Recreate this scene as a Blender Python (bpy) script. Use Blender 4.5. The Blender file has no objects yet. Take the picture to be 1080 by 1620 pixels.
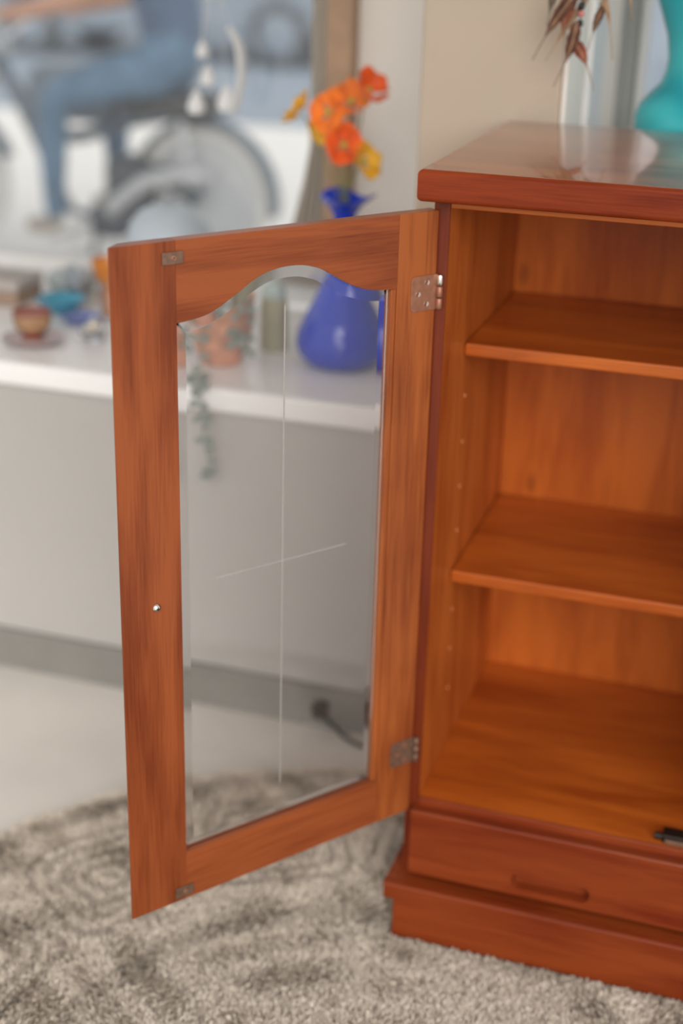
import bpy, bmesh, math, random
import numpy as np
from mathutils import Vector, Matrix

random.seed(7)
rng = np.random.default_rng(7)
sc = bpy.context.scene
COL = sc.collection

# ------------------------------------------------------------------ camera
cam_d = bpy.data.cameras.new('camera')
cam = bpy.data.objects.new('camera', cam_d)
COL.objects.link(cam)
sc.camera = cam
_yaw, _pit, _rol = -0.3058, 0.3909, 0.0274
_f = Vector((math.sin(_yaw) * math.cos(_pit), math.cos(_yaw) * math.cos(_pit), -math.sin(_pit)))
_r = Vector((math.cos(_yaw), -math.sin(_yaw), 0))
_u = _r.cross(_f)
_r2 = _r * math.cos(_rol) + _u * math.sin(_rol)
_u2 = -_r * math.sin(_rol) + _u * math.cos(_rol)
_M = Matrix((_r2, _u2, -_f)).transposed().to_4x4()
_M.translation = Vector((0.4211, -1.6645, 1.3373))
cam.matrix_world = _M
cam_d.sensor_fit = 'VERTICAL'
cam_d.sensor_height = 36.0
cam_d.sensor_width = 24.0
cam_d.lens = 51.0
cam_d.clip_start = 0.05
cam_d.clip_end = 200
cam_d.dof.use_dof = True
cam_d.dof.focus_distance = 1.62
cam_d.dof.aperture_fstop = 1.7

# ------------------------------------------------------------------ light
world = bpy.data.worlds.new('sky')
sc.world = world
world.use_nodes = True
_bg = world.node_tree.nodes['Background']
_bg.inputs[0].default_value = (1.0, 0.985, 0.965, 1)
_bg.inputs[1].default_value = 0.50
sun_d = bpy.data.lights.new('sun', 'SUN')
sun_d.energy = 1.7
sun_d.angle = math.radians(45)
sun_d.color = (1.0, 0.955, 0.89)
sun = bpy.data.objects.new('sun', sun_d)
COL.objects.link(sun)
sun.rotation_euler = Vector((0.36, -0.87, 0.42)).to_track_quat('Z', 'Y').to_euler()
sc.view_settings.view_transform = 'Standard'
sc.view_settings.look = 'None'
sc.view_settings.gamma = 1.0
sc.view_settings.use_curve_mapping = False
sc.view_settings.exposure = 0.63


# ------------------------------------------------------------------ materials
def newmat(name):
    m = bpy.data.materials.new(name)
    m.use_nodes = True
    nt = m.node_tree
    return m, nt, nt.nodes['Principled BSDF']


def plain(name, col, rough=0.5, metal=0.0, spec=0.5, var=0.06, scale=30, bump=0.0, trans=0.0, ior=1.45, coat=0.0, sheen=0.0):
    m, nt, b = newmat(name)
    b.inputs['Roughness'].default_value = rough
    b.inputs['Metallic'].default_value = metal
    b.inputs['Specular IOR Level'].default_value = spec
    b.inputs['Transmission Weight'].default_value = trans
    b.inputs['IOR'].default_value = ior
    b.inputs['Coat Weight'].default_value = coat
    b.inputs['Sheen Weight'].default_value = sheen
    tc = nt.nodes.new('ShaderNodeTexCoord')
    no = nt.nodes.new('ShaderNodeTexNoise')
    no.inputs['Scale'].default_value = scale
    no.inputs['Detail'].default_value = 4
    nt.links.new(tc.outputs['Object'], no.inputs['Vector'])
    rp = nt.nodes.new('ShaderNodeValToRGB')
    rp.color_ramp.elements[0].position = 0.3
    rp.color_ramp.elements[1].position = 0.7
    rp.color_ramp.elements[0].color = tuple(c * (1 - var) for c in col) + (1,)
    rp.color_ramp.elements[1].color = tuple(min(1, c * (1 + var)) for c in col) + (1,)
    nt.links.new(no.outputs['Fac'], rp.inputs['Fac'])
    nt.links.new(rp.outputs['Color'], b.inputs['Base Color'])
    if bump:
        bp = nt.nodes.new('ShaderNodeBump')
        bp.inputs['Strength'].default_value = bump
        bp.inputs['Distance'].default_value = 0.002
        nt.links.new(no.outputs['Fac'], bp.inputs['Height'])
        nt.links.new(bp.outputs['Normal'], b.inputs['Normal'])
    return m


def glass(name, col=(1, 1, 1), rough=0.0, ior=1.5):
    m, nt, b = newmat(name)
    b.inputs['Base Color'].default_value = tuple(col) + (1,)
    b.inputs['Roughness'].default_value = rough
    b.inputs['IOR'].default_value = ior
    b.inputs['Transmission Weight'].default_value = 1.0
    return m


def wood(name, axis, dark, light, rough=0.32, coat=0.25, knots=(), seed=0.0, band=9.0, spec=0.25, coat_rough=0.15):
    """stained, varnished timber: broad figure bands, fine pores along the grain axis"""
    m, nt, b = newmat(name)
    N, L = nt.nodes, nt.links
    tc = N.new('ShaderNodeTexCoord')

    def mapped(along, across):
        mp = N.new('ShaderNodeMapping')
        s = [across] * 3
        s[axis] = along
        mp.inputs['Scale'].default_value = s
        mp.inputs['Location'].default_value = (seed, seed * 1.7, seed * 0.6)
        L.new(tc.outputs['Object'], mp.inputs['Vector'])
        return mp

    def noise(mp, scale, detail, dist):
        n = N.new('ShaderNodeTexNoise')
        n.inputs['Scale'].default_value = scale
        n.inputs['Detail'].default_value = detail
        n.inputs['Distortion'].default_value = dist
        L.new(mp.outputs['Vector'], n.inputs['Vector'])
        return n
    n1 = noise(mapped(1.3, band), 2.0, 5, 0.7)
    n2 = noise(mapped(7.0, 190.0), 2.0, 3, 0.1)
    n3 = noise(mapped(2.2, 3.0), 2.0, 2, 0.0)
    a = N.new('ShaderNodeMath'); a.operation = 'MULTIPLY_ADD'
    a.inputs[1].default_value = 0.42
    L.new(n2.outputs['Fac'], a.inputs[0]); L.new(n1.outputs['Fac'], a.inputs[2])
    a2 = N.new('ShaderNodeMath'); a2.operation = 'MULTIPLY_ADD'
    a2.inputs[1].default_value = 0.35
    L.new(n3.outputs['Fac'], a2.inputs[0]); L.new(a.outputs[0], a2.inputs[2])
    rp = N.new('ShaderNodeValToRGB')
    rp.color_ramp.elements[0].position = 0.66
    rp.color_ramp.elements[1].position = 1.0
    rp.color_ramp.elements[0].color = tuple(dark) + (1,)
    rp.color_ramp.elements[1].color = tuple(light) + (1,)
    L.new(a2.outputs[0], rp.inputs['Fac'])
    out = rp.outputs['Color']
    for (kx, ky, kz, kr) in knots:
        vm = N.new('ShaderNodeVectorMath'); vm.operation = 'SUBTRACT'
        vm.inputs[1].default_value = (kx, ky, kz)
        L.new(tc.outputs['Object'], vm.inputs[0])
        sm = N.new('ShaderNodeVectorMath'); sm.operation = 'MULTIPLY'
        sv = [1.0] * 3
        sv[axis] = 0.45
        sm.inputs[1].default_value = sv
        L.new(vm.outputs[0], sm.inputs[0])
        ln = N.new('ShaderNodeVectorMath'); ln.operation = 'LENGTH'
        L.new(sm.outputs[0], ln.inputs[0])
        mr = N.new('ShaderNodeMapRange')
        mr.inputs['From Min'].default_value = kr * 0.35
        mr.inputs['From Max'].default_value = kr
        mr.inputs['To Min'].default_value = 0.45
        mr.inputs['To Max'].default_value = 0.0
        L.new(ln.outputs['Value'], mr.inputs['Value'])
        mx = N.new('ShaderNodeMix'); mx.data_type = 'RGBA'
        L.new(mr.outputs[0], mx.inputs[0])
        L.new(out, mx.inputs[6])
        mx.inputs[7].default_value = tuple(c * 0.35 for c in dark) + (1,)
        out = mx.outputs[2]
    L.new(out, b.inputs['Base Color'])
    b.inputs['Roughness'].default_value = rough
    b.inputs['Specular IOR Level'].default_value = spec
    b.inputs['Coat Weight'].default_value = coat
    b.inputs['Coat Roughness'].default_value = coat_rough
    bp = N.new('ShaderNodeBump')
    bp.inputs['Strength'].default_value = 0.06
    bp.inputs['Distance'].default_value = 0.001
    L.new(n2.outputs['Fac'], bp.inputs['Height'])
    L.new(bp.outputs['Normal'], b.inputs['Normal'])
    return m


DOOR_D, DOOR_L = (0.16, 0.031, 0.008), (0.30, 0.075, 0.021)
INT_D, INT_L = (0.30, 0.056, 0.007), (0.50, 0.122, 0.016)
SLAB_D, SLAB_L = (0.135, 0.016, 0.004), (0.24, 0.038, 0.008)
W = {
    'stile': wood('stained_wood_upright', 2, DOOR_D, DOOR_L, 0.38, 0.12),
    'stile2': wood('stained_wood_hinge_side', 2, DOOR_D, (0.36, 0.098, 0.023), 0.38, 0.12, seed=3.1, band=14),
    'rail': wood('stained_wood_crosswise', 0, DOOR_D, DOOR_L, 0.38, 0.12, seed=1.4, band=12),
    'side': wood('stained_wood_case_side', 2, INT_D, (0.52, 0.140, 0.026), 0.42, 0.1, seed=5.0, band=11),
    'back': wood('stained_wood_back', 2, INT_D, INT_L, 0.45, 0.05, seed=2.2, band=8,
                 knots=((0.032, 0.4269, 0.853, 0.011), (0.068, 0.4269, 0.528, 0.010))),
    'shelf': wood('stained_wood_shelf', 0, INT_D, INT_L, 0.36, 0.15, seed=4.4, band=10),
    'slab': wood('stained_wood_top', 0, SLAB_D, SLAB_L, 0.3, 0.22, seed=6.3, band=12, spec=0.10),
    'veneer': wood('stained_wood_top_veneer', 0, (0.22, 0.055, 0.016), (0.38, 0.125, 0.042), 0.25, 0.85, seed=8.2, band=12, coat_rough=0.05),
    'edge': wood('stained_wood_lipping', 2, (0.10, 0.013, 0.003), (0.17, 0.026, 0.006), 0.4, 0.1, seed=9.1, band=14),
    'drawer': wood('stained_wood_drawer', 0, SLAB_D, (0.235, 0.044, 0.010), 0.36, 0.2, seed=7.7, band=12),
}
M = {
    'door_glass': glass('bevelled_glass', (1.0, 1.0, 1.0)),
    'window_glass': glass('window_glass', (0.97, 0.985, 0.99)),
    'bronze': plain('antique_bronze', (0.40, 0.185, 0.115), 0.45, 0.6, var=0.15, scale=120),
    'bronze_dull': plain('dull_bronze', (0.22, 0.13, 0.09), 0.5, 0.6, var=0.2, scale=160),
    'steel': plain('bright_steel', (0.80, 0.76, 0.70), 0.22, 1.0, var=0.03),
    'dark_metal': plain('dark_catch_metal', (0.035, 0.026, 0.02), 0.4, 0.6, var=0.2),
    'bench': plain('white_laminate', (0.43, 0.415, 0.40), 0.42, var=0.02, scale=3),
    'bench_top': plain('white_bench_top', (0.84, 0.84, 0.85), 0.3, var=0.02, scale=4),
    'kick': plain('grey_kick_strip', (0.235, 0.225, 0.21), 0.45, var=0.08, scale=8),
    'floor': plain('pale_concrete', (0.70, 0.67, 0.635), 0.5, var=0.07, scale=4, bump=0.1),
    'wall': plain('beige_paint', (0.50, 0.415, 0.33), 0.7, var=0.02, scale=5, bump=0.05),
    'white_wall': plain('white_paint', (0.88, 0.84, 0.79), 0.5, var=0.02, scale=5),
    'frame_white': plain('white_window_frame', (0.74, 0.74, 0.74), 0.35, var=0.02),
    'frame_grey': plain('grey_window_frame', (0.44, 0.45, 0.44), 0.4, var=0.03),
    'brown_post': plain('brown_timber_post', (0.42, 0.275, 0.18), 0.5, var=0.15, scale=18),
    'curtain': plain('beige_linen', (0.47, 0.42, 0.36), 0.8, var=0.05, scale=60, sheen=0.3),
    'rug_base': plain('rug_backing', (0.40, 0.345, 0.29), 0.95, spec=0.1, var=0.15, scale=90),
    'pavement': plain('pale_pavement', (0.86, 0.85, 0.83), 0.8, var=0.03, scale=2),
    'road': plain('blue_grey_asphalt', (0.31, 0.37, 0.45), 0.85, var=0.12, scale=1.2),
}


# ------------------------------------------------------------------ mesh helpers
def link(name, me, mat=None, parent=None):
    o = bpy.data.objects.new(name, me)
    COL.objects.link(o)
    if mat is not None and me is not None:
        me.materials.append(mat)
    if parent is not None:
        o.parent = parent
    return o


def from_bm(name, bm, mat=None, parent=None, smooth=False):
    bmesh.ops.recalc_face_normals(bm, faces=bm.faces)
    me = bpy.data.meshes.new(name)
    bm.to_mesh(me)
    bm.free()
    if smooth:
        me.polygons.foreach_set('use_smooth', [True] * len(me.polygons))
    return link(name, me, mat, parent)


def add_box(bm, x0, x1, y0, y1, z0, z1, bev=0.0, seg=2):
    vs = [bm.verts.new((x, y, z)) for x in (x0, x1) for y in (y0, y1) for z in (z0, z1)]
    fs = []
    for q in ((0, 1, 3, 2), (4, 6, 7, 5), (0, 4, 5, 1), (2, 3, 7, 6), (0, 2, 6, 4), (1, 5, 7, 3)):
        fs.append(bm.faces.new([vs[i] for i in q]))
    if bev:
        es = list({e for f in fs for e in f.edges})
        bmesh.ops.bevel(bm, geom=es, offset=bev, segments=seg, profile=0.5, affect='EDGES')


def box(name, x0, x1, y0, y1, z0, z1, mat, parent=None, bev=0.0, seg=2):
    bm = bmesh.new()
    add_box(bm, x0, x1, y0, y1, z0, z1, bev, seg)
    return from_bm(name, bm, mat, parent)


def add_prism(bm, pts, a0, a1, plane='xz', bev=0.0):
    """polygon pts swept between a0 and a1 along the axis missing from plane"""
    def P(p, a):
        return {'xz': (p[0], a, p[1]), 'xy': (p[0], p[1], a), 'yz': (a, p[0], p[1])}[plane]
    A = [bm.verts.new(P(p, a0)) for p in pts]
    B = [bm.verts.new(P(p, a1)) for p in pts]
    fs = [bm.faces.new(A), bm.faces.new(B[::-1])]
    n = len(pts)
    for i in range(n):
        fs.append(bm.faces.new((A[i], B[i], B[(i + 1) % n], A[(i + 1) % n])))
    bmesh.ops.recalc_face_normals(bm, faces=fs)
    if bev:
        es = [e for f in fs[:2] for e in f.edges]
        bmesh.ops.bevel(bm, geom=es, offset=bev, segments=2, profile=0.5, affect='EDGES')


def prism(name, pts, a0, a1, mat, parent=None, plane='xz', bev=0.0):
    bm = bmesh.new()
    add_prism(bm, pts, a0, a1, plane, bev)
    return from_bm(name, bm, mat, parent)


def add_lathe(bm, prof, seg=32, c=(0, 0, 0), wave=None, axis='z'):
    rings = []
    for i, (r, z) in enumerate(prof):
        ring = []
        for k in range(seg):
            a = 2 * math.pi * k / seg
            rr, zz = r, z
            if wave:
                rr, zz = wave(i, a, r, z)
            p = (rr * math.cos(a), rr * math.sin(a), zz)
            if axis == 'y':
                p = (p[0], p[2], p[1])
            elif axis == 'x':
                p = (p[2], p[0], p[1])
            ring.append(bm.verts.new((c[0] + p[0], c[1] + p[1], c[2] + p[2])))
        rings.append(ring)
    for i in range(len(rings) - 1):
        for k in range(seg):
            bm.faces.new((rings[i][k], rings[i][(k + 1) % seg], rings[i + 1][(k + 1) % seg], rings[i + 1][k]))
    if prof[0][0] > 1e-4:
        bm.faces.new(rings[0][::-1])
    if prof[-1][0] > 1e-4:
        bm.faces.new(rings[-1])
    bmesh.ops.remove_doubles(bm, verts=bm.verts, dist=1e-6)


def lathe(name, prof, mat, parent=None, seg=32, c=(0, 0, 0), smooth=True, wave=None, axis='z'):
    bm = bmesh.new()
    add_lathe(bm, prof, seg, c, wave, axis)
    o = from_bm(name, bm, mat, parent, smooth)
    if smooth:
        o.data.set_sharp_from_angle(angle=math.radians(50))
    return o


def smooth_pts(pts, n=6):
    pts = [Vector(p) for p in pts]
    out = []
    for i in range(len(pts) - 1):
        p0, p1, p2, p3 = pts[max(i - 1, 0)], pts[i], pts[i + 1], pts[min(i + 2, len(pts) - 1)]
        for k in range(n):
            t = k / n
            out.append(0.5 * ((2 * p1) + (p2 - p0) * t + (2 * p0 - 5 * p1 + 4 * p2 - p3) * t * t + (3 * p1 - p0 - 3 * p2 + p3) * t ** 3))
    out.append(pts[-1])
    return out


def add_tube(bm, pts, rad, seg=8, flat=1.0):
    pts = [Vector(p) for p in pts]
    n = len(pts)
    rings = []
    prev = None
    for i, p in enumerate(pts):
        t = (pts[min(i + 1, n - 1)] - pts[max(i - 1, 0)]).normalized()
        if prev is None:
            up = Vector((0, 0, 1)) if abs(t.z) < 0.9 else Vector((1, 0, 0))
        else:
            up = prev
        s = t.cross(up).normalized()
        u = s.cross(t).normalized()
        prev = u
        r = rad[i] if hasattr(rad, '__len__') else rad
        rings.append([bm.verts.new(p + (s * math.cos(2 * math.pi * k / seg) + u * math.sin(2 * math.pi * k / seg) * flat) * r) for k in range(seg)])
    for i in range(n - 1):
        for k in range(seg):
            bm.faces.new((rings[i][k], rings[i][(k + 1) % seg], rings[i + 1][(k + 1) % seg], rings[i + 1][k]))
    bm.faces.new(rings[0][::-1])
    bm.faces.new(rings[-1])


def tube(name, pts, rad, mat, parent=None, seg=8, flat=1.0):
    bm = bmesh.new()
    add_tube(bm, pts, rad, seg, flat)
    o = from_bm(name, bm, mat, parent, True)
    o.data.set_sharp_from_angle(angle=math.radians(55))
    return o


def tag(o, label=None, cat=None, group=None, kind=None):
    if label: o['label'] = label
    if cat: o['category'] = cat
    if group: o['group'] = group
    if kind: o['kind'] = kind
    return o


def thing(name, label, cat, loc=(0, 0, 0), rz=0.0, group=None, kind=None):
    o = bpy.data.objects.new(name, None)
    COL.objects.link(o)
    o.location = loc
    o.rotation_euler = (0, 0, rz)
    o.empty_display_size = 0.05
    return tag(o, label, cat, group, kind)


def struct(o, label, cat):
    return tag(o, label, cat, kind='structure')


# ------------------------------------------------------------------ setting
FLOOR_Z = -0.008
struct(box('floor', -6, 6, -9.0, 1.10, FLOOR_Z - 0.06, FLOOR_Z, M['floor']),
       'pale concrete shop floor beneath the round rug', 'floor')
struct(box('wall_middle', -0.148, 0.06, 0.46, 1.08, FLOOR_Z, 2.5, M['wall'], bev=0.006),
       'beige painted wall pier behind the wooden cabinet', 'wall')
wb = struct(box('wall_back', -0.418, -0.148, 1.02, 1.10, FLOOR_Z, 2.5, M['white_wall']),
            'white wall strip behind the poppies, beside the beige pier', 'wall')
struct(box('trim_1', -0.470, -0.419, 0.985, 1.10, 0.605, 2.5, M['brown_post'], bev=0.004),
       'brown upright post between display window and white wall strip', 'trim')

w1 = thing('window_1', 'large display window over the white bench, street outside', 'window', (-1.6, 1.08, 0.605), kind='structure')
box('window_sill', -1.6, 1.13, -0.03, 0.03, 0.0, 0.042, M['frame_white'], w1, 0.003)
box('window_head', -1.6, 1.13, -0.03, 0.03, 1.80, 1.87, M['frame_white'], w1, 0.003)
box('window_stile', -1.6, -1.54, -0.03, 0.03, 0.042, 1.80, M['frame_white'], w1, 0.003)
box('window_stile', 1.095, 1.13, -0.03, 0.03, 0.042, 1.80, M['frame_white'], w1, 0.003)
box('pane', -1.54, 1.095, -0.003, 0.003, 0.042, 1.80, M['window_glass'], w1)

w2 = thing('window_2', 'white framed window beyond the turquoise vase', 'window', (0.06, 1.03, 0.98), kind='structure')
box('window_stile', 0.0, 0.036, -0.025, 0.03, -0.15, 1.5, M['frame_grey'], w2, 0.002)
box('window_stile', 0.037, 0.050, -0.035, 0.03, -0.15, 1.5, M['frame_white'], w2, 0.004)
box('window_stile', 1.15, 1.20, -0.025, 0.03, -0.15, 1.5, M['frame_white'], w2, 0.003)
box('window_sill', 0.05, 1.15, -0.025, 0.03, -0.15, -0.10, M['frame_white'], w2, 0.003)
box('window_head', 0.05, 1.15, -0.025, 0.03, 1.44, 1.5, M['frame_white'], w2, 0.003)
box('pane', 0.05, 1.15, -0.002, 0.004, -0.10, 1.44, M['window_glass'], w2)
t2 = struct(box('trim_2', 0.0605, 0.067, 0.462, 0.995, 0.6, 2.5, M['white_wall'], bev=0.002),
            'pale lining board on the right flank of the beige pier', 'trim')
box('cover_strip', 0.067, 0.080, 0.60, 0.72, 0.6, 2.5, M['frame_white'], t2, 0.004)
box('cover_strip', 0.067, 0.071, 0.975, 0.992, 0.6, 2.5, M['frame_grey'], t2, 0.001)

struct(box('ceiling', -3.2, 2.6, -2.0, 1.10, 2.5, 2.56, M['white_wall']), 'white shop ceiling', 'ceiling')

# street outside
struct(box('pavement', -9, 9, 1.14, 7.9, -0.12, -0.02, M['pavement']), 'bright pale pavement outside the display window', 'pavement')
struct(box('road', -40, 40, 7.9, 60, -0.20, -0.10, M['road']), 'blue grey road beyond the bright pavement', 'road')

# ------------------------------------------------------------------ white display bench
bn = thing('display_bench', 'long white bench with grey kick strip under the display window', 'bench', (-1.5, 0.475, FLOOR_Z))
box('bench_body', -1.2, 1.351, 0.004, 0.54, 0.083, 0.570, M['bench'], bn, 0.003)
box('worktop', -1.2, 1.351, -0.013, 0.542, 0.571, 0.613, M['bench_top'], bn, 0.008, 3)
box('kick_strip', -1.2, 1.351, 0.0, 0.05, 0.0, 0.082, M['kick'], bn, 0.002)
box('display_ledge', 0.081, 1.30, 0.50, 1.00, FLOOR_Z, 1.0, M['frame_white'], None, 0.005)
tag(bpy.data.objects['display_ledge'], 'white ledge behind the cabinet carrying the turquoise vase', 'ledge')

# ------------------------------------------------------------------ wooden cabinet
H = 1.0692
cab = thing('display_cabinet', 'reddish stained wooden cabinet with open glazed door, shelves and drawer', 'cabinet')
XI, XO, XR = 0.0191, 0.426, 0.445
YB = 0.4269
for xa, xb in ((0.0, XI), (XO, XR)):
    box('front_lipping', xa, xb, 0.0, 0.0042, 0.088, 1.0315, W['edge'], cab, 0.0008)
box('side_panel', 0.0, XI, 0.0043, 0.440, 0.088, 1.0315, W['side'], cab, 0.0006)
box('side_panel', XO, XR, 0.0043, 0.440, 0.088, 1.0315, W['side'], cab, 0.0012)
box('back_panel', XI, XO, YB, 0.438, 0.10, 1.0315, W['back'], cab)
box('top_board', XI, XO, 0.002, YB, 1.0215, 1.0315, W['shelf'], cab, 0.001)
box('bottom_board', XI, XO, 0.0043, YB, 0.193, 0.210, W['shelf'], cab, 0.0006)
box('front_lipping', XI, XO, -0.0015, 0.0042, 0.1935, 0.2102, W['drawer'], cab, 0.0016)
box('divider_rail', XI, XO, 0.003, 0.03, 0.100, 0.192, W['drawer'], cab)
box('shelf', XI + .0008, XO - .0008, 0.1155, YB - .001, 0.8118, 0.8285, W['shelf'], cab, 0.0025)
box('shelf', XI + .0008, XO - .0008, 0.1120, YB - .001, 0.4898, 0.5070, W['shelf'], cab, 0.0025)

bm = bmesh.new()
add_box(bm, -0.0142, 0.4592, -0.030, 0.447, H - 0.0375, H)
es = [e for e in bm.edges if not all(v.co.y > 0.44 for v in e.verts)]
vert_e = [e for e in es if abs(e.verts[0].co.z - e.verts[1].co.z) > 0.01]
hor_e = [e for e in es if e not in vert_e]
bmesh.ops.bevel(bm, geom=hor_e, offset=0.006, segments=5, profile=0.45, affect='EDGES')
bm.normal_update()
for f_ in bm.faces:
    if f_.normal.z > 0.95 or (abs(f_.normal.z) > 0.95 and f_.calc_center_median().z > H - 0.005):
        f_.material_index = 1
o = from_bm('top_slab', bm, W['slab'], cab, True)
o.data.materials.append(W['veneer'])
o.data.set_sharp_from_angle(angle=math.radians(35))

# plinth: moulded board that overhangs at the side, lower board set in
bm = bmesh.new()
add_prism(bm, [(-0.0156, 0.0877), (0.4606, 0.0877), (0.4606, 0.062), (0.446, 0.062), (0.446, 0.0), (-0.001, 0.0), (-0.001, 0.062), (-0.0156, 0.062)],
          -0.042, -0.022, 'xz', 0.003)
from_bm('plinth_front', bm, W['drawer'], cab)
box('plinth_moulding', -0.0156, -0.001, -0.0215, 0.44, 0.062, 0.0877, W['drawer'], cab, 0.002)
box('plinth_moulding', 0.446, 0.4606, -0.0215, 0.44, 0.062, 0.0877, W['drawer'], cab, 0.002)
box('plinth_top', -0.001, 0.446, -0.0215, 0.44, 0.076, 0.0877, W['drawer'], cab)
for xx in (0.012, 0.433):
    for yy in (0.02, 0.41):
        bm = bmesh.new()
        add_lathe(bm, [(0.004, -0.008), (0.0125, -0.006), (0.0125, 0.006), (0.004, 0.008)], 16, (xx - 0.020 if xx < 0.1 else xx + 0.02, yy, 0.0128), axis='x')
        from_bm('caster', bm, M['steel'], cab, True)

# drawer front with a routed finger pull
def rounded_rect(x0, x1, z0, z1, r, n=6):
    out = []
    for cx, cz, a0 in ((x1 - r, z1 - r, 0), (x0 + r, z1 - r, 90), (x0 + r, z0 + r, 180), (x1 - r, z0 + r, 270)):
        for k in range(n + 1):
            a = math.radians(a0 + 90 * k / n)
            out.append((cx + r * math.cos(a), cz + r * math.sin(a)))
    return out


def loop_verts(bm, pts, y):
    return [bm.verts.new((p[0], y, p[1])) for p in pts]


def bridge(bm, A, B):
    n = len(A)
    return [bm.faces.new((A[i], A[(i + 1) % n], B[(i + 1) % n], B[i])) for i in range(n)]


def loop_edges(bm, A):
    n = len(A)
    out = []
    for i in range(n):
        e = bm.edges.get((A[i], A[(i + 1) % n]))
        out.append(e or bm.edges.new((A[i], A[(i + 1) % n])))
    return out


dx0, dx1, dz0, dz1 = 0.0128, 0.4322, 0.0963, 0.1985
bm = bmesh.new()
outer = [(dx0, dz0), (dx1, dz0), (dx1, dz1), (dx0, dz1)]
ins = [(dx0 + .0015, dz0 + .0015), (dx1 - .0015, dz0 + .0015), (dx1 - .0015, dz1 - .0015), (dx0 + .0015, dz1 - .0015)]
Bk = loop_verts(bm, outer, -0.0005)
Fo = loop_verts(bm, outer, -0.0180)
Fi = loop_verts(bm, ins, -0.0190)
bm.faces.new(Bk)
bridge(bm, Bk, Fo)
bridge(bm, Fo, Fi)
hole = loop_verts(bm, rounded_rect(0.1588, 0.2668, 0.1075, 0.1325, 0.0105), -0.0190)
hole2 = loop_verts(bm, rounded_rect(0.1612, 0.2644, 0.1090, 0.1310, 0.0095), -0.0035)
bridge(bm, hole, hole2)
bm.faces.new(hole2)
bmesh.ops.triangle_fill(bm, use_beauty=True, edges=loop_edges(bm, Fi) + loop_edges(bm, hole))
from_bm('drawer_front', bm, W['drawer'], cab)

# shelf peg holes on the inner left wall
for yy in (0.138,):
    for zz in (0.751, 0.6865, 0.622, 0.557, 0.436, 0.374, 0.31):
        lathe('peg_socket', [(0.0, 0.0), (0.0012, 0.0), (0.0018, 0.0009), (0.0028, 0.0009), (0.0030, 0.0)], plain('worn_peg', (0.56, 0.22, 0.08), 0.5) if 'worn_peg' not in bpy.data.materials else bpy.data.materials['worn_peg'],
              cab, 10, (XI, yy, zz), axis='x')

# cupboard catch on the bottom board
ct = box('catch', 0.350, 0.385, 0.008, 0.030, 0.210, 0.222, M['dark_metal'], cab, 0.0015)
tag(ct, 'dark metal catch')
box('catch_tongue', 0.354, 0.381, 0.004, 0.012, 0.211, 0.217, M['bronze_dull'], ct, 0.001)
lathe('catch_roller', [(0, 0), (0.005, 0), (0.005, 0.010), (0, 0.010)], M['dark_metal'], ct, 12, (0.340, 0.014, 0.216), axis='x')

# ---- the open door (local x runs from the hinge to the free edge, local y faces into the room)
door = bpy.data.objects.new('door', None)
COL.objects.link(door)
door.parent = cab
door.location = (0.007, -0.0042, 0.1894)
door.rotation_euler = (0, 0, math.atan2(-0.8063, -0.5915))
DW, DH, DT = 0.4308, 0.83, 0.018
U0, U1, ZB = 0.066, 0.3535, 0.068
box('stile', 0.0, 0.0578, -DT, 0, 0, DH, W['stile2'], door, 0.0008)
prism('stile', [(0.3537, 0.0), (DW, 0.0), (DW, -0.0018), (DW - 0.019, -DT), (0.3537, -DT)], 0, DH, W['stile'], door, 'xy', 0.0006)
box('bottom_rail', 0.0580, 0.3535, -DT, 0, 0, ZB, W['rail'], door, 0.0007)
arch_raw = [(0.3526, 0.7412), (0.334, 0.7428), (0.3144, 0.7465), (0.2969, 0.754), (0.2784, 0.7642), (0.2598, 0.7752), (0.2418, 0.7829), (0.2254, 0.7862), (0.2087, 0.7872), (0.1918, 0.7860), (0.1772, 0.7824), (0.1641, 0.7776), (0.1526, 0.7715), (0.1392, 0.7636), (0.1302, 0.7585), (0.1192, 0.7533), (0.1028, 0.7478), (0.085, 0.7445), (0.066, 0.7430)]
arch = [(p.x, p.z) for p in smooth_pts([(a, 0, b) for a, b in arch_raw], 3)]
arch[0] = (U1, 0.7412)
prism('top_rail', [(0.0580, DH), (U1, DH)] + arch + [(0.0580, 0.7428)], -DT, 0, W['rail'], door, 'xz', 0.0006)
box('glazing_bead', 0.0581, 0.0660, -DT + .001, -0.0012, ZB, 0.7426, W['stile2'], door, 0.0012)

# bevelled pane with two V-cut lines
def offset_poly(pts, d):
    n = len(pts)
    out = []
    for i in range(n):
        a, b, c = Vector(pts[i - 1]), Vector(pts[i]), Vector(pts[(i + 1) % n])
        e1, e2 = (b - a).normalized(), (c - b).normalized()
        n1, n2 = Vector((-e1.y, e1.x)), Vector((-e2.y, e2.x))
        m = (n1 + n2)
        m = m / max(0.3, m.dot(n1)) if m.length > 1e-6 else n1
        out.append(tuple(b + m * d))
    return out


outline = [(U0, ZB), (U1, ZB)] + arch
inner = offset_poly(outline, 0.0138)
YF, YE, YK = -0.0060, -0.0078, -0.0110
bm = bmesh.new()
Bk = loop_verts(bm, outline, YK)
Eo = loop_verts(bm, outline, YE)
In = loop_verts(bm, inner, YF)
bridge(bm, Bk, Eo)
bridge(bm, Eo, In)
bm.faces.new(Bk)
gx, gz, gw, gd = 0.2117, 0.4288, 0.0010, 0.0004
zt, zb_, ul, ur = 0.7448, 0.1131, 0.3088, 0.1154
star = [(gx, zt), (gx + gw, zt - .006), (gx + gw, gz + gw), (ul - .006, gz + gw), (ul, gz), (ul - .006, gz - gw), (gx + gw, gz - gw), (gx + gw, zb_ + .006),
        (gx, zb_), (gx - gw, zb_ + .006), (gx - gw, gz - gw), (ur + .006, gz - gw), (ur, gz), (ur + .006, gz + gw), (gx - gw, gz + gw), (gx - gw, zt - .006)]
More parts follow.
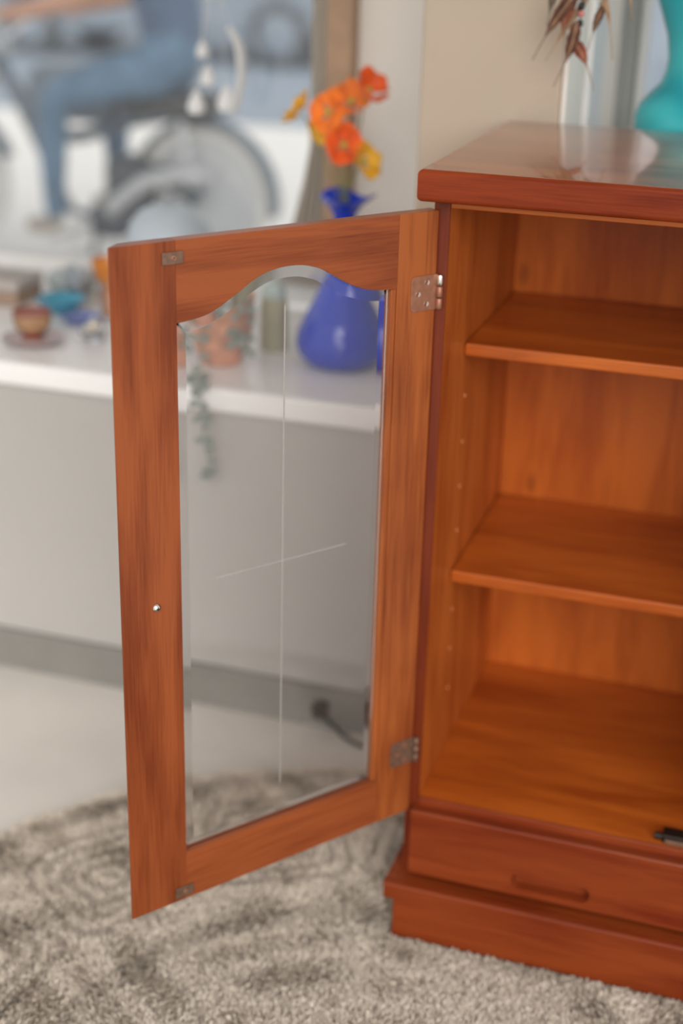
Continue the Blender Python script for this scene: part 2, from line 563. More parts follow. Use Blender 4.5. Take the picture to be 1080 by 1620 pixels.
S = loop_verts(bm, star, YF)
mid = bm.verts.new((gx, YF - gd, gz))
vt = bm.verts.new((gx, YF - gd, zt - .006)); vb = bm.verts.new((gx, YF - gd, zb_ + .006))
vl = bm.verts.new((ul - .006, YF - gd, gz)); vr = bm.verts.new((ur + .006, YF - gd, gz))
for q in ((S[0], S[1], vt), (S[15], S[0], vt), (S[1], S[2], mid, vt), (S[14], S[15], vt, mid),
          (S[4], S[5], vl), (S[3], S[4], vl), (S[2], S[3], vl, mid), (S[5], S[6], mid, vl),
          (S[8], S[9], vb), (S[7], S[8], vb), (S[6], S[7], vb, mid), (S[9], S[10], mid, vb),
          (S[12], S[13], vr), (S[11], S[12], vr), (S[10], S[11], vr, mid), (S[13], S[14], mid, vr)):
    bm.faces.new(q).material_index = 1
bmesh.ops.triangle_fill(bm, use_beauty=True, edges=loop_edges(bm, In) + loop_edges(bm, S))
pane = from_bm('pane', bm, M['door_glass'], door)
pane.data.materials.append(plain('frosted_cut', (0.92, 0.92, 0.90), 0.6, var=0.01, trans=0.82, ior=1.5))
pane.data.polygons.foreach_set('use_smooth', [True] * len(pane.data.polygons))
pane.data.set_sharp_from_angle(angle=math.radians(5.5))
tag(pane, 'bevelled clear glass pane with two cut lines')


def add_screw(bm, c, r, h=0.0008):
    add_lathe(bm, [(0.0, h * 1.3), (r * .55, h * 1.25), (r * .9, h * .8), (r, 0.0)], 14, c, axis='y')


def hinge(z0, z1, dull):
    m = M['bronze_dull'] if dull else M['bronze']
    u0, u1, r = -0.001, 0.0378, 0.006
    pts = [(u0, z0), (u0, z1)]
    for cz, a0 in ((z1 - r, 90), (z0 + r, 0)):
        for k in range(5):
            a = math.radians(a0 - 90 * k / 4)
            pts.append((u1 - r + r * math.cos(a), cz + r * math.sin(a)))
    bm = bmesh.new()
    add_prism(bm, pts, 0.0, 0.0015, 'xz', 0.0004)
    hg = from_bm('hinge', bm, m, door)
    tag(hg, 'dull bronze butt hinge' if dull else 'bronze butt hinge')
    h = z1 - z0
    for uu, zz in ((0.0145, z1 - .2 * h), (0.0275, z0 + .5 * h), (0.0145, z0 + .2 * h)):
        lathe('screw', [(0.0, 0.0006), (0.0012, 0.0006), (0.0016, 0.0022), (0.0030, 0.0024), (0.0034, 0.0014)], M['steel'] if not dull else M['bronze'], door, 14, (uu, 0, zz), axis='y')
    n = 3
    for k in range(n):
        a, b = z0 + h * k / n + .0006, z0 + h * (k + 1) / n - .0006
        lathe('knuckle', [(0, a), (0.0034, a), (0.0042, a + .0008), (0.0042, b - .0008), (0.0034, b), (0, b)], M['steel'] if k == 2 and not dull else m, door, 14, (-0.0036, 0.0035, 0))  # top knuckle of the bronze hinge in paler metal, painting the barrel's highlight


hinge(0.7115, 0.7545, False)
hinge(0.0790, 0.1165, True)
for z0, z1 in ((0.8055, 0.8188), (0.0055, 0.0205)):
    cp = box('catch_plate', 0.3450, 0.3704, 0.0, 0.0022, z0, z1, M['bronze_dull'], door, 0.0006)
    tag(cp, 'small bronze catch plate')
    lathe('screw', [(0.0, 0.0012), (0.0010, 0.0012), (0.0014, 0.0026), (0.0024, 0.0028), (0.0030, 0.0021)], M['bronze'], door, 14, (0.3565, 0, (z0 + z1) / 2), axis='y')
bm = bmesh.new()
add_lathe(bm, [(0.0, 0.0040), (0.0018, 0.0039), (0.0040, 0.0028), (0.0054, 0.0008), (0.0056, 0.0)], 20, (0.3863, 0, 0.4139), axis='y')
kb = from_bm('knob_screw', bm, M['steel'], door, True)
tag(kb, 'bright domed screw')
add = bmesh.new()
add_box(add, 0.3858, 0.3868, 0.0036, 0.0043, 0.4118, 0.4160)
add_box(add, 0.3842, 0.3884, 0.0036, 0.0043, 0.4134, 0.4144)
from_bm('screw_slot', add, M['dark_metal'], door)

# ------------------------------------------------------------------ round rug
RC, RR = (0.045, -0.40), 0.785
rug = lathe('round_rug', [(0, FLOOR_Z), (RR - .004, FLOOR_Z), (RR, FLOOR_Z + .003), (RR - .006, -0.0012), (0, -0.0012)], M['rug_base'], None, 96, (RC[0], RC[1], 0))
rug.data.transform(Matrix.Translation((-RC[0], -RC[1], 0)))
rug.location = (RC[0], RC[1], 0)
tag(rug, 'round shaggy beige rug with carved darker line pattern under the cabinet', 'rug')


def rug_tone(x, y, rnd):
    """0 = dark carved line, 1 = pale wool"""
    r = np.hypot(x, y)
    a = np.degrees(np.arctan2(y, x))
    per = 26.0
    du = ((a - 131.5) % per - per / 2) * math.pi / 180 * r
    dv = r - 0.585
    d = (np.abs(du) ** 5 + np.abs(dv) ** 5) ** (1 / 5)
    tone = np.full_like(x, 0.85)
    zone = (r > 0.452) & (r < 0.72)
    lines = np.sin(d * 2 * math.pi / 0.0255 + 0.6) > 0.2
    tone = np.where(zone & lines & (d < 0.118), 0.40, tone)
    tone = np.where((r > 0.375) & (r < 0.412), 0.50, tone)
    tone = np.where((r > 0.735) & (r < 0.765), 0.5, tone)
    tone = np.where(r < 0.375, 0.72, tone)
    return np.clip(tone + rnd * 0.30, 0, 1)


NS = 330000
rr = RR * np.sqrt(rng.random(NS)) * 0.997
aa = rng.random(NS) * 2 * math.pi
px, py = rr * np.cos(aa), rr * np.sin(aa)
wx, wy = px + RC[0], py + RC[1]
keep = ~((wx > -0.006) & (wx < 0.452) & (wy > -0.047) & (wy < 0.46)) & (wy > -1.05)
keep &= ~((wx > -0.03) & (wx < 0.01) & (wy > -0.0) & (wy < 0.04))
px, py, wx, wy = px[keep], py[keep], wx[keep], wy[keep]
n = len(px)
pn = np.sin(wx * 31 + 2 * np.sin(wy * 23)) + np.sin(wy * 37 + 1.7 * np.sin(wx * 19))     # combed tufts
la = rng.random(n) * 2 * math.pi * 0.45 + pn * 1.3
ln = 0.003 + 0.007 * rng.random(n)
hz = 0.0055 + 0.0045 * rng.random(n)
near_cab = (wx > -0.03) & (wx < 0.47) & (wy > -0.065)
ln = np.where(near_cab, 0.001, ln)
lx, ly = np.cos(la) * ln, np.sin(la) * ln
ta = rng.random(n) * math.pi
hw = 0.0011 + 0.0006 * rng.random(n)
tx, ty = np.cos(ta) * hw, np.sin(ta) * hw
V = np.zeros((n, 5, 3), np.float32)
V[:, 0] = np.c_[px - tx, py - ty, np.full(n, -0.0018)]
V[:, 1] = np.c_[px + tx, py + ty, np.full(n, -0.0018)]
V[:, 2] = np.c_[px + tx + lx * .4, py + ty + ly * .4, hz * .65]
V[:, 3] = np.c_[px - tx + lx * .4, py - ty + ly * .4, hz * .65]
V[:, 4] = np.c_[px + lx, py + ly, hz]
me = bpy.data.meshes.new('pile')
me.vertices.add(n * 5)
me.vertices.foreach_set('co', V.ravel())
base = np.arange(n)[:, None] * 5
tri = (base[:, None, :] + np.array([[0, 1, 2], [0, 2, 3], [3, 2, 4]])[None]).reshape(-1)
me.loops.add(len(tri))
me.loops.foreach_set('vertex_index', tri.astype(np.int32))
me.polygons.add(len(tri) // 3)
me.polygons.foreach_set('loop_start', np.arange(0, len(tri), 3, dtype=np.int32))
me.update(calc_edges=True)
tone = rug_tone(px, py, rng.normal(0, 0.6, n))
att = me.color_attributes.new('wool', 'FLOAT_COLOR', 'POINT')
dk, lt = np.array([0.29, 0.245, 0.205]), np.array([0.76, 0.68, 0.59])
cc = dk + (lt - dk) * tone[:, None]
cc = np.repeat(np.c_[cc, np.ones(n)], 5, axis=0).astype(np.float32)
att.data.foreach_set('color', cc.ravel())
mp, nt, b = newmat('wool_pile')
va = nt.nodes.new('ShaderNodeVertexColor')
va.layer_name = 'wool'
nt.links.new(va.outputs['Color'], b.inputs['Base Color'])
b.inputs['Roughness'].default_value = 0.95
b.inputs['Specular IOR Level'].default_value = 0.1
tag(link('pile', me, mp, rug), kind='stuff')

# ------------------------------------------------------------------ blue vase and poppies
VX, VY, BZ = -0.328, 0.68, 0.6055
cobalt, nt, b = newmat('cobalt_glass')
b.inputs['Base Color'].default_value = (0.010, 0.055, 0.66, 1)
b.inputs['Roughness'].default_value = 0.06
b.inputs['Transmission Weight'].default_value = 0.25
b.inputs['IOR'].default_value = 1.45
vase = thing('blue_vase', 'cobalt blue glass vase with flared lip holding the poppies', 'vase', (VX, VY, BZ))
vase.scale = (1.05, 1.05, 1.0)
def lipwave(i, a, r, z):
    k = max(0.0, (z - 0.262) / 0.03)
    return r * (1 + 0.10 * k * math.sin(3 * a + .5)), z + 0.006 * k * math.cos(3 * a)
lathe('body', [(0.0, 0.002), (0.045, 0.0), (0.060, 0.006), (0.073, 0.022), (0.0775, 0.040), (0.074, 0.060), (0.064, 0.085), (0.050, 0.112), (0.036, 0.142), (0.026, 0.172), (0.0195, 0.205), (0.0165, 0.235), (0.016, 0.252), (0.019, 0.264), (0.028, 0.276), (0.040, 0.286), (0.047, 0.292),
               (0.046, 0.2935), (0.039, 0.288), (0.026, 0.279), (0.0165, 0.266), (0.0135, 0.252), (0.0135, 0.22), (0.017, 0.20), (0.023, 0.172), (0.033, 0.142), (0.046, 0.112), (0.060, 0.085), (0.069, 0.060), (0.072, 0.040), (0.066, 0.022), (0.05, 0.009), (0.0, 0.008)],
      cobalt, vase, 40, wave=lipwave)

PO = plain('poppy_orange', (0.86, 0.20, 0.015), 0.6, var=0.15, scale=60, sheen=0.2)
PR = plain('poppy_red_orange', (0.80, 0.11, 0.012), 0.6, var=0.15, scale=60, sheen=0.2)
PY = plain('poppy_yellow', (0.84, 0.46, 0.030), 0.6, var=0.12, scale=60, sheen=0.2)
ST = plain('poppy_stem', (0.20, 0.22, 0.07), 0.6)
PC = plain('poppy_centre', (0.50, 0.42, 0.08), 0.7)


def poppy(head, face, rad, mat, label, cup=0.5):
    head = Vector(head)
    root = Vector((VX + random.uniform(-.006, .006), VY + random.uniform(-.006, .006), BZ + 0.03))
    o = thing('poppy', label, 'flower', root, group='poppies in the blue vase')
    neck = Vector((VX + (head.x - VX) * .12, VY + (head.y - VY) * .12, BZ + 0.27))
    face = Vector(face).normalized()
    pts = smooth_pts([root, neck, (neck + head) / 2 + Vector((0, 0, .012)), head - face * 0.008], 6)
    tube('stem', [p - root for p in pts], 0.0011, ST, o, 6)
    rot = face.to_track_quat('Z', 'Y').to_matrix()
    for k in range(4):
        a0 = k * math.pi / 2 + random.uniform(-.2, .2)
        bm = bmesh.new()
        nu, nv = 7, 6
        g = []
        sc_ = rad * (1.0 if k % 2 else 0.9)
        for j in range(nv + 1):
            row = []
            v = j / nv
            for i in range(nu + 1):
                uu = (i / nu - .5) * 2
                wdt = math.sin(min(1, v * 1.15) * math.pi * .52) * 0.95
                ang = a0 + uu * wdt
                rr_ = sc_ * v * (1 - .16 * uu * uu) * (1 + .05 * math.sin(7 * uu + k))
                z = cup * sc_ * v * v + .10 * sc_ * math.sin(5 * uu + k * 2) * v - (0.004 if k % 2 else 0)
                p = rot @ Vector((rr_ * math.cos(ang), rr_ * math.sin(ang), z)) + head - root
                row.append(bm.verts.new(p))
            g.append(row)
        for j in range(nv):
            for i in range(nu):
                bm.faces.new((g[j][i], g[j][i + 1], g[j + 1][i + 1], g[j + 1][i]))
        bmesh.ops.remove_doubles(bm, verts=bm.verts, dist=1e-6)
        pet = from_bm('petal', bm, mat, o, True)
        md = pet.modifiers.new('thickness', 'SOLIDIFY')
        md.thickness = 0.0008
    bm = bmesh.new()
    add_lathe(bm, [(0, 0), (0.005, 0.001), (0.006, 0.005), (0.004, 0.009), (0, 0.010)], 12)
    for v in bm.verts:
        v.co = rot @ v.co + head - root
    from_bm('flower_centre', bm, PC, o, True)


poppy((-0.290, 0.665, 1.072), (0.5, -0.3, 0.55), 0.033, PR, 'topmost red orange poppy leaning right', 0.75)
poppy((-0.325, 0.690, 1.050), (0.2, -0.6, 0.7), 0.037, PO, 'orange poppy just below and left of the topmost bloom', 0.5)
poppy((-0.356, 0.672, 1.034), (-0.15, -0.9, 0.35), 0.037, PO, 'wide open orange poppy facing the room, with visible centre', 0.35)
poppy((-0.408, 0.670, 1.034), (-0.75, -0.2, 0.6), 0.034, PY, 'leftmost yellow poppy reaching over the window', 0.5)
poppy((-0.372, 0.690, 1.006), (-0.3, -0.5, -0.2), 0.027, PY, 'small yellow poppy tucked under the wide open orange bloom', 0.6)
poppy((-0.328, 0.668, 0.984), (0.2, -0.8, 0.25), 0.035, PR, 'large orange poppy lowest in the middle of the bunch', 0.55)
poppy((-0.338, 0.690, 1.000), (0.1, 0.2, 0.9), 0.022, PY, 'yellow poppy peeping above the lowest orange bloom', 0.6)
poppy((-0.296, 0.668, 0.958), (0.7, -0.4, 0.35), 0.032, PY, 'lowest yellow poppy drooping right of the bunch', 0.6)

# ------------------------------------------------------------------ things on the bench
terra = plain('terracotta_marbled', (0.56, 0.27, 0.18), 0.7, var=0.45, scale=38)
pot = thing('plant_pot', 'round terracotta pot with mottled glaze behind the door glass', 'pot', (-0.528, 0.612, BZ))
lathe('body', [(0, 0), (0.034, 0), (0.040, 0.012), (0.052, 0.045), (0.060, 0.080), (0.060, 0.100), (0.054, 0.112), (0.048, 0.112), (0.050, 0.098), (0.046, 0.09), (0, 0.088)], terra, pot, 32)
lathe('rim', [(0.054, 0.108), (0.060, 0.110), (0.060, 0.120), (0.054, 0.122), (0.050, 0.116), (0.054, 0.108)], plain('terracotta_rim', (0.62, 0.27, 0.13), 0.7), pot, 32)
leafm = plain('grey_green_leaf', (0.17, 0.205, 0.185), 0.6, var=0.2)
tp = thing('trailing_plant', 'grey green trailing plant hanging from the terracotta pot', 'plant', (-0.528, 0.612, BZ + 0.089))


def leaf(parent, c, d, L_, w_, mat):
    d = Vector(d).normalized()
    s = d.cross(Vector((0.2, -0.9, 0.3))).normalized()
    nrm = s.cross(d)
    c = Vector(c)
    bm = bmesh.new()
    row = []
    for t, w in ((0, 0.05), (0.3, 0.8), (0.6, 1.0), (0.85, 0.6), (1, 0.05)):
        row.append([bm.verts.new(c + d * L_ * t + s * w_ * w * k + nrm * (0.15 * w_ * abs(k) - .1 * L_ * t * t)) for k in (-1, 0, 1)])
    for i in range(4):
        for k in range(2):
            bm.faces.new((row[i][k], row[i][k + 1], row[i + 1][k + 1], row[i + 1][k]))
    from_bm('leaf', bm, mat, parent, True)


for q in (0, 1, 3, 4):
    a = -2.3 + q * 0.5 + random.uniform(-.2, .2)
    drop = (0.05, 0.30, 0.06, 0.03, 0.05)[q] if q != 1 else 0.285
    ex, ey = 0.066 * math.cos(a), 0.066 * math.sin(a)
    if q == 1:
        pts = smooth_pts([(0, 0, 0), (-0.005, -0.05, 0.038), (0.0, -0.078, 0.0), (0.010, -0.115, -0.068), (0.030, -0.160, -0.078), (0.036, -0.170, -0.13), (0.042, -0.170, -0.19), (0.055, -0.168, -0.235)], 6)
    else:
        pts = smooth_pts([(0, 0, 0), (ex * .7, ey * .7, 0.042), (ex * 1.05, ey * 1.05, 0.025), (ex * 1.1, ey * 1.1, -drop)], 6)
    tube('stem', pts, 0.0012, leafm, tp, 5)
    for i in range(2, len(pts), 2):
        for sgn in random.choice(((-1,), (1,), (-1, 1))):
            leaf(tp, pts[i], (sgn * .8 + random.uniform(-.4, .4), -.3 + random.uniform(-.3, .3), -.3 + random.uniform(-.3, .3)), 0.019 + random.uniform(-.007, .008), 0.007 + random.uniform(-.002, .003), leafm)
for q in range(7):
    a = q * 0.9
    leaf(tp, (0.03 * math.cos(a), 0.03 * math.sin(a), 0.012), (math.cos(a), math.sin(a), 0.55), 0.026, 0.009, leafm)

jar = thing('storage_jar', 'olive jar with pale teal lid between terracotta pot and blue vase', 'jar', (-0.470, 0.72, BZ))
lathe('body', [(0, 0), (0.022, 0), (0.0245, 0.004), (0.0245, 0.088), (0.020, 0.096), (0, 0.096)], plain('olive_ceramic', (0.36, 0.34, 0.23), 0.5, var=0.1), jar, 28)
lathe('lid', [(0, 0.0965), (0.0215, 0.0965), (0.0215, 0.112), (0.017, 0.120), (0.005, 0.122), (0.005, 0.130), (0, 0.131)], plain('pale_teal_glaze', (0.40, 0.50, 0.48), 0.4), jar, 28)

cup = thing('tea_cup', 'small brown ribbed cup with dark red foot, on a saucer', 'cup', (-0.885, 0.590, BZ + 0.0095))
ribs = plain('ribbed_tan_glaze', (0.36, 0.21, 0.12), 0.35, var=0.3, scale=26)
def rib(i, a, r, z):
    return r * (1 + (0.025 * math.cos(14 * a) if 0.012 < z < 0.043 else 0)), z
lathe('bowl', [(0.018, 0.010), (0.026, 0.014), (0.033, 0.026), (0.0345, 0.038), (0.034, 0.045), (0.0315, 0.045), (0.031, 0.036), (0.026, 0.020), (0, 0.013)], ribs, cup, 56, wave=rib)
lathe('foot', [(0, 0), (0.019, 0), (0.021, 0.003), (0.016, 0.0098), (0, 0.0098)], plain('dark_red_glaze', (0.20, 0.035, 0.022), 0.35), cup, 28)
lathe('rim', [(0.0315, 0.0452), (0.0345, 0.0452), (0.035, 0.0485), (0.032, 0.0485), (0.0315, 0.0452)], plain('rust_glaze', (0.28, 0.05, 0.02), 0.35), cup, 32)
sau = lathe('saucer', [(0, 0.0), (0.030, 0.0), (0.045, 0.005), (0.056, 0.0095), (0.0565, 0.0105), (0.045, 0.0075), (0.030, 0.0045), (0.024, 0.009), (0, 0.009)], plain('mauve_saucer_glaze', (0.46, 0.35, 0.35), 0.3, var=0.2), None, 40)
sau.location = (-0.885, 0.590, BZ)
tag(sau, 'pale mauve saucer with dark edge under the brown ribbed cup', 'saucer')

bx_ = thing('wooden_box', 'flat brown lidded box at the back of the bench, behind the cup', 'box', (-1.090, 0.845, BZ))
box('box_body', -0.08, 0.055, -0.05, 0.05, 0.0, 0.030, plain('brown_box_wood', (0.30, 0.21, 0.16), 0.5, var=0.15), bx_, 0.002)
box('box_lid', -0.083, 0.058, -0.053, 0.053, 0.031, 0.052, plain('greyed_box_lid', (0.42, 0.38, 0.36), 0.5, var=0.1), bx_, 0.003)

td = thing('covered_dish', 'grey teal oval dish with lid near the window sill', 'dish', (-0.995, 0.95, BZ))
lathe('dish', [(0, 0), (0.03, 0), (0.045, 0.012), (0.052, 0.028), (0.048, 0.028), (0, 0.022)], plain('grey_teal_glaze', (0.30, 0.37, 0.38), 0.4, var=0.1), td, 28)
lathe('lid', [(0.053, 0.0285), (0.050, 0.036), (0.03, 0.046), (0.006, 0.049), (0.007, 0.058), (0, 0.060)], plain('grey_teal_lid', (0.36, 0.42, 0.43), 0.4, var=0.1), td, 28)

bowl = lathe('glass_bowl', [(0, 0), (0.022, 0), (0.036, 0.010), (0.050, 0.028), (0.048, 0.029), (0.034, 0.013), (0.02, 0.005), (0, 0.005)], plain('turquoise_glass', (0.10, 0.40, 0.58), 0.1, trans=0.35), None, 32)
bowl.location = (-0.940, 0.800, BZ)
tag(bowl, 'shallow turquoise blue glass bowl behind the brown cup', 'bowl')
dish = lathe('glass_dish', [(0, 0), (0.018, 0), (0.030, 0.006), (0.038, 0.014), (0.036, 0.015), (0.028, 0.009), (0, 0.004)], plain('periwinkle_glass', (0.22, 0.28, 0.62), 0.1, trans=0.4), None, 28)
dish.location = (-0.868, 0.742, BZ)
tag(dish, 'tiny periwinkle blue glass dish right of the turquoise bowl', 'dish')
amber = lathe('glass_vase', [(0, 0), (0.022, 0), (0.026, 0.006), (0.020, 0.016), (0.024, 0.040), (0.033, 0.068), (0.034, 0.080), (0.032, 0.080), (0.030, 0.066), (0.021, 0.040), (0.016, 0.016), (0, 0.010)], plain('amber_glass', (0.86, 0.33, 0.07), 0.15, trans=0.35), None, 28)
amber.location = (-0.905, 0.935, BZ)
tag(amber, 'orange glass vase half hidden by the door edge', 'vase')
gl = glass('clear_tumbler_glass', (0.96, 0.97, 1.0))
TUM = [(0, 0), (0.020, 0), (0.022, 0.003), (0.027, 0.070), (0.0255, 0.070), (0.0205, 0.007), (0, 0.006)]
for i, (loc, lab) in enumerate((((-0.828, 0.80, BZ), 'clear glass tumbler nearest the orange glass vase'), ((-0.955, 0.885, BZ), 'clear glass tumbler in front of the covered dish'))):
    t_ = lathe('glass_tumbler', TUM, gl, None, 28)
    t_.location = loc
    tag(t_, lab, 'glass', 'clear tumblers on the bench')
sal = thing('salt_cellar', 'clear faceted glass salt cellar near the bench edge by the door', 'glassware', (-0.790, 0.640, BZ))
lathe('bowl', [(0, 0), (0.016, 0), (0.020, 0.004), (0.024, 0.020), (0.022, 0.021), (0.017, 0.009), (0, 0.008)], gl, sal, 10, smooth=False)
lathe('stopper', [(0, 0.0225), (0.021, 0.0225), (0.014, 0.030), (0.005, 0.032), (0.007, 0.040), (0, 0.043)], M['steel'], sal, 16)
clo = thing('domed_cover', 'pale blue white domed cover with small knob behind the door top', 'cover', (-0.775, 0.95, BZ))
pb = plain('pale_blue_porcelain', (0.46, 0.53, 0.60), 0.25, var=0.03)
lathe('dome', [(0.088, 0.008), (0.090, 0.02), (0.091, 0.09), (0.088, 0.125), (0.078, 0.160), (0.058, 0.184), (0.030, 0.197), (0, 0.200)], pb, clo, 48)
lathe('knob', [(0.004, 0.198), (0.005, 0.205), (0.010, 0.211), (0.010, 0.218), (0, 0.222)], plain('grey_knob', (0.36, 0.38, 0.42), 0.3), clo, 20)
lathe('tray', [(0, 0), (0.090, 0), (0.095, 0.005), (0.094, 0.008), (0, 0.007)], pb, clo, 48)

# cable by the kick strip
cb = thing('power_cable', 'short black cable with plug lying against the grey kick strip', 'cable', (-0.24, 0.44, FLOOR_Z))
blk = plain('black_rubber', (0.02, 0.02, 0.02), 0.5)
tube('cord', smooth_pts([(-0.035, 0.012, 0.045), (-0.015, 0.005, 0.03), (0.015, 0.0, 0.012), (0.045, -0.005, 0.005), (0.085, 0.0, 0.005)], 6), 0.0038, blk, cb, 8)
box('plug', -0.052, -0.028, 0.002, 0.030, 0.034, 0.060, blk, cb, 0.004)

# curtain drawn to the right of the display window
bm = bmesh.new()
nz, nx = 26, 40
g = []
for j in range(nz + 1):
    z = 0.655 + (2.42 - 0.655) * j / nz
    fl = max(0.0, (0.93 - z) / 0.30)
    x0 = -0.507 - 0.075 * fl ** 1.25
    x1 = -0.470
    row = []
    for i in range(nx + 1):
        t = i / nx
        row.append(bm.verts.new((x0 + (x1 - x0) * t, 1.012 + 0.010 * math.sin(t * 2 * math.pi * 4.5) * (1 + .4 * fl), z)))
    g.append(row)
for j in range(nz):
    for i in range(nx):
        bm.faces.new((g[j][i], g[j][i + 1], g[j + 1][i + 1], g[j + 1][i]))
cur = thing('curtain', 'narrow beige curtain gathered at the right of the display window', 'curtain', (-0.49, 1.01, 0.65))
co = from_bm('fabric', bm, M['curtain'], cur, True)
co.data.transform(Matrix.Translation((0.49, -1.01, -0.65)))
md = co.modifiers.new('thickness', 'SOLIDIFY'); md.thickness = 0.0015
tube('rail', [(-0.12, 0.0, 1.775), (0.02, 0.0, 1.775)], 0.008, M['steel'], cur, 12)

# glass suncatcher in the window
sunc = thing('suncatcher', 'milky glass suncatcher drops hanging in the display window', 'ornament', (-0.70, 1.0, 1.13))
milk = plain('milky_glass', (0.82, 0.83, 0.84), 0.12, var=0.03, trans=0.15)
cpts = smooth_pts([(0.032, 0, 0.005), (0.052, 0, -0.03), (0.058, 0, -0.075), (0.050, 0, -0.125), (0.040, 0, -0.155)], 6)
tube('crescent', cpts, [0.004 + 0.012 * math.sin(math.pi * (0.12 + .8 * i / (len(cpts) - 1))) for i in range(len(cpts))], milk, sunc, 12, 0.5)
for (x, z, s) in ((-0.037, -0.14, 1.0), (-0.013, -0.088, 0.85), (-0.023, -0.04, 0.7), (0.026, -0.13, 1.1)):
    dr = lathe('drop', [(0, z + .030 * s), (0.004 * s, z + .026 * s), (0.013 * s, z + .010 * s), (0.018 * s, z - .004 * s), (0.015 * s, z - .016 * s), (0, z - .021 * s)], milk, sunc, 20, (x, 0, 0))
    tube('thread', [(x, 0, z + .029 * s), (x * .3, 0, 0.08), (0, 0, 0.3)], 0.0006, M['steel'], sunc, 5)
tube('thread', [(0.032, 0, 0.005), (0.01, 0, 0.08), (0, 0, 0.3), (0, 0, 1.22)], 0.0006, M['steel'], sunc, 5)
tube('hook', [(0, 0, 1.22), (0, 0.02, 1.235), (0, 0.051, 1.235)], 0.002, M['steel'], sunc, 6)

# ------------------------------------------------------------------ turquoise vase
teal, nt, b = newmat('turquoise_swirl_glass')
tc = nt.nodes.new('ShaderNodeTexCoord')
wv = nt.nodes.new('ShaderNodeTexWave')
wv.wave_type = 'BANDS'; wv.bands_direction = 'DIAGONAL'
wv.inputs['Scale'].default_value = 5.0
wv.inputs['Distortion'].default_value = 3.5
wv.inputs['Detail'].default_value = 1.0
rp = nt.nodes.new('ShaderNodeValToRGB')
rp.color_ramp.elements[0].color = (0.008, 0.46, 0.56, 1)
rp.color_ramp.elements[1].color = (0.07, 0.74, 0.80, 1)
nt.links.new(tc.outputs['Object'], wv.inputs['Vector'])
nt.links.new(wv.outputs['Fac'], rp.inputs['Fac'])
nt.links.new(rp.outputs['Color'], b.inputs['Base Color'])
b.inputs['Roughness'].default_value = 0.08
b.inputs['Transmission Weight'].default_value = 0.3
tv = thing('turquoise_vase', 'turquoise swirled glass vase at the right edge, behind the cabinet top', 'vase', (0.245, 0.62, 1.0))
def twist(i, a, r, z):
    k = max(0, min(1, (z - 0.09) / 0.08))
    return r * (1 + 0.07 * k * math.cos(2 * a + z * 22)), z
prof = [(0, 0), (0.085, 0), (0.094, 0.008), (0.0965, 0.03), (0.098, 0.07), (0.092, 0.088), (0.078, 0.105), (0.066, 0.118), (0.061, 0.135), (0.060, 0.155), (0.063, 0.185), (0.071, 0.215), (0.082, 0.25), (0.09, 0.30), (0.086, 0.35), (0.07, 0.40), (0.055, 0.43), (0.06, 0.46)]
prof += [(max(0, r - 0.005), max(0.006, z)) for r, z in prof[::-1]][:-1] + [(0, 0.006)]
lathe('body', prof, teal, tv, 48, wave=twist)

# ------------------------------------------------------------------ hanging feathers
fe = thing('feather_hanging', 'hanging of brown feathers and dark beads above the cabinet', 'ornament', (0.09, 0.38, 1.30))
fb = plain('brown_feather', (0.105, 0.042, 0.024), 0.8, var=0.5, scale=90)
fr = plain('rust_feather', (0.25, 0.065, 0.035), 0.8, var=0.4, scale=90)
ft = plain('tan_feather', (0.40, 0.26, 0.16), 0.8, var=0.3, scale=90)
fk = plain('dark_green_feather', (0.045, 0.05, 0.045), 0.7, var=0.3, scale=90)
bead_m = plain('black_bead', (0.012, 0.012, 0.014), 0.2)
coral = plain('coral_bead', (0.62, 0.20, 0.18), 0.3)
O = Vector((0.09, 0.38, 1.30))


def feather(a, b, w, mat, bend=0.0, tail=0.35):
    a, b = Vector(a) - O, Vector(b) - O
    d = b - a
    s = Vector((d.z, 0, -d.x)).normalized()
    def P(t):
        return a + d * t + s * bend * math.sin(math.pi * t) * d.length
    bm = bmesh.new()
    n_ = 14
    rows = []
    for i in range(n_ + 1):
        t = i / n_
        k = t / (1 - tail)
        ww = w * (max(0.03, math.sin(math.pi * min(1, k) ** 0.75) ** 0.8) if k < 1 else 0.04) * (1 - .12 * (i % 2))
        p = P(t)
        rows.append([bm.verts.new(p - s * ww + Vector((0, -.002, 0))), bm.verts.new(p), bm.verts.new(p + s * ww + Vector((0, -.003, 0)))])
    for i in range(n_):
        for k in range(2):
            bm.faces.new((rows[i][k], rows[i][k + 1], rows[i + 1][k + 1], rows[i + 1][k]))
    vo = from_bm('feather', bm, mat, fe, True)
    md = vo.modifiers.new('thickness', 'SOLIDIFY'); md.thickness = 0.0008
    tube('quill', [P(t / 6) + Vector((0, -.0015, 0)) - Vector((0, 0, 0)) for t in range(7)], [0.0012 * (1 - .1 * t) for t in range(7)], ft, vo, 5)


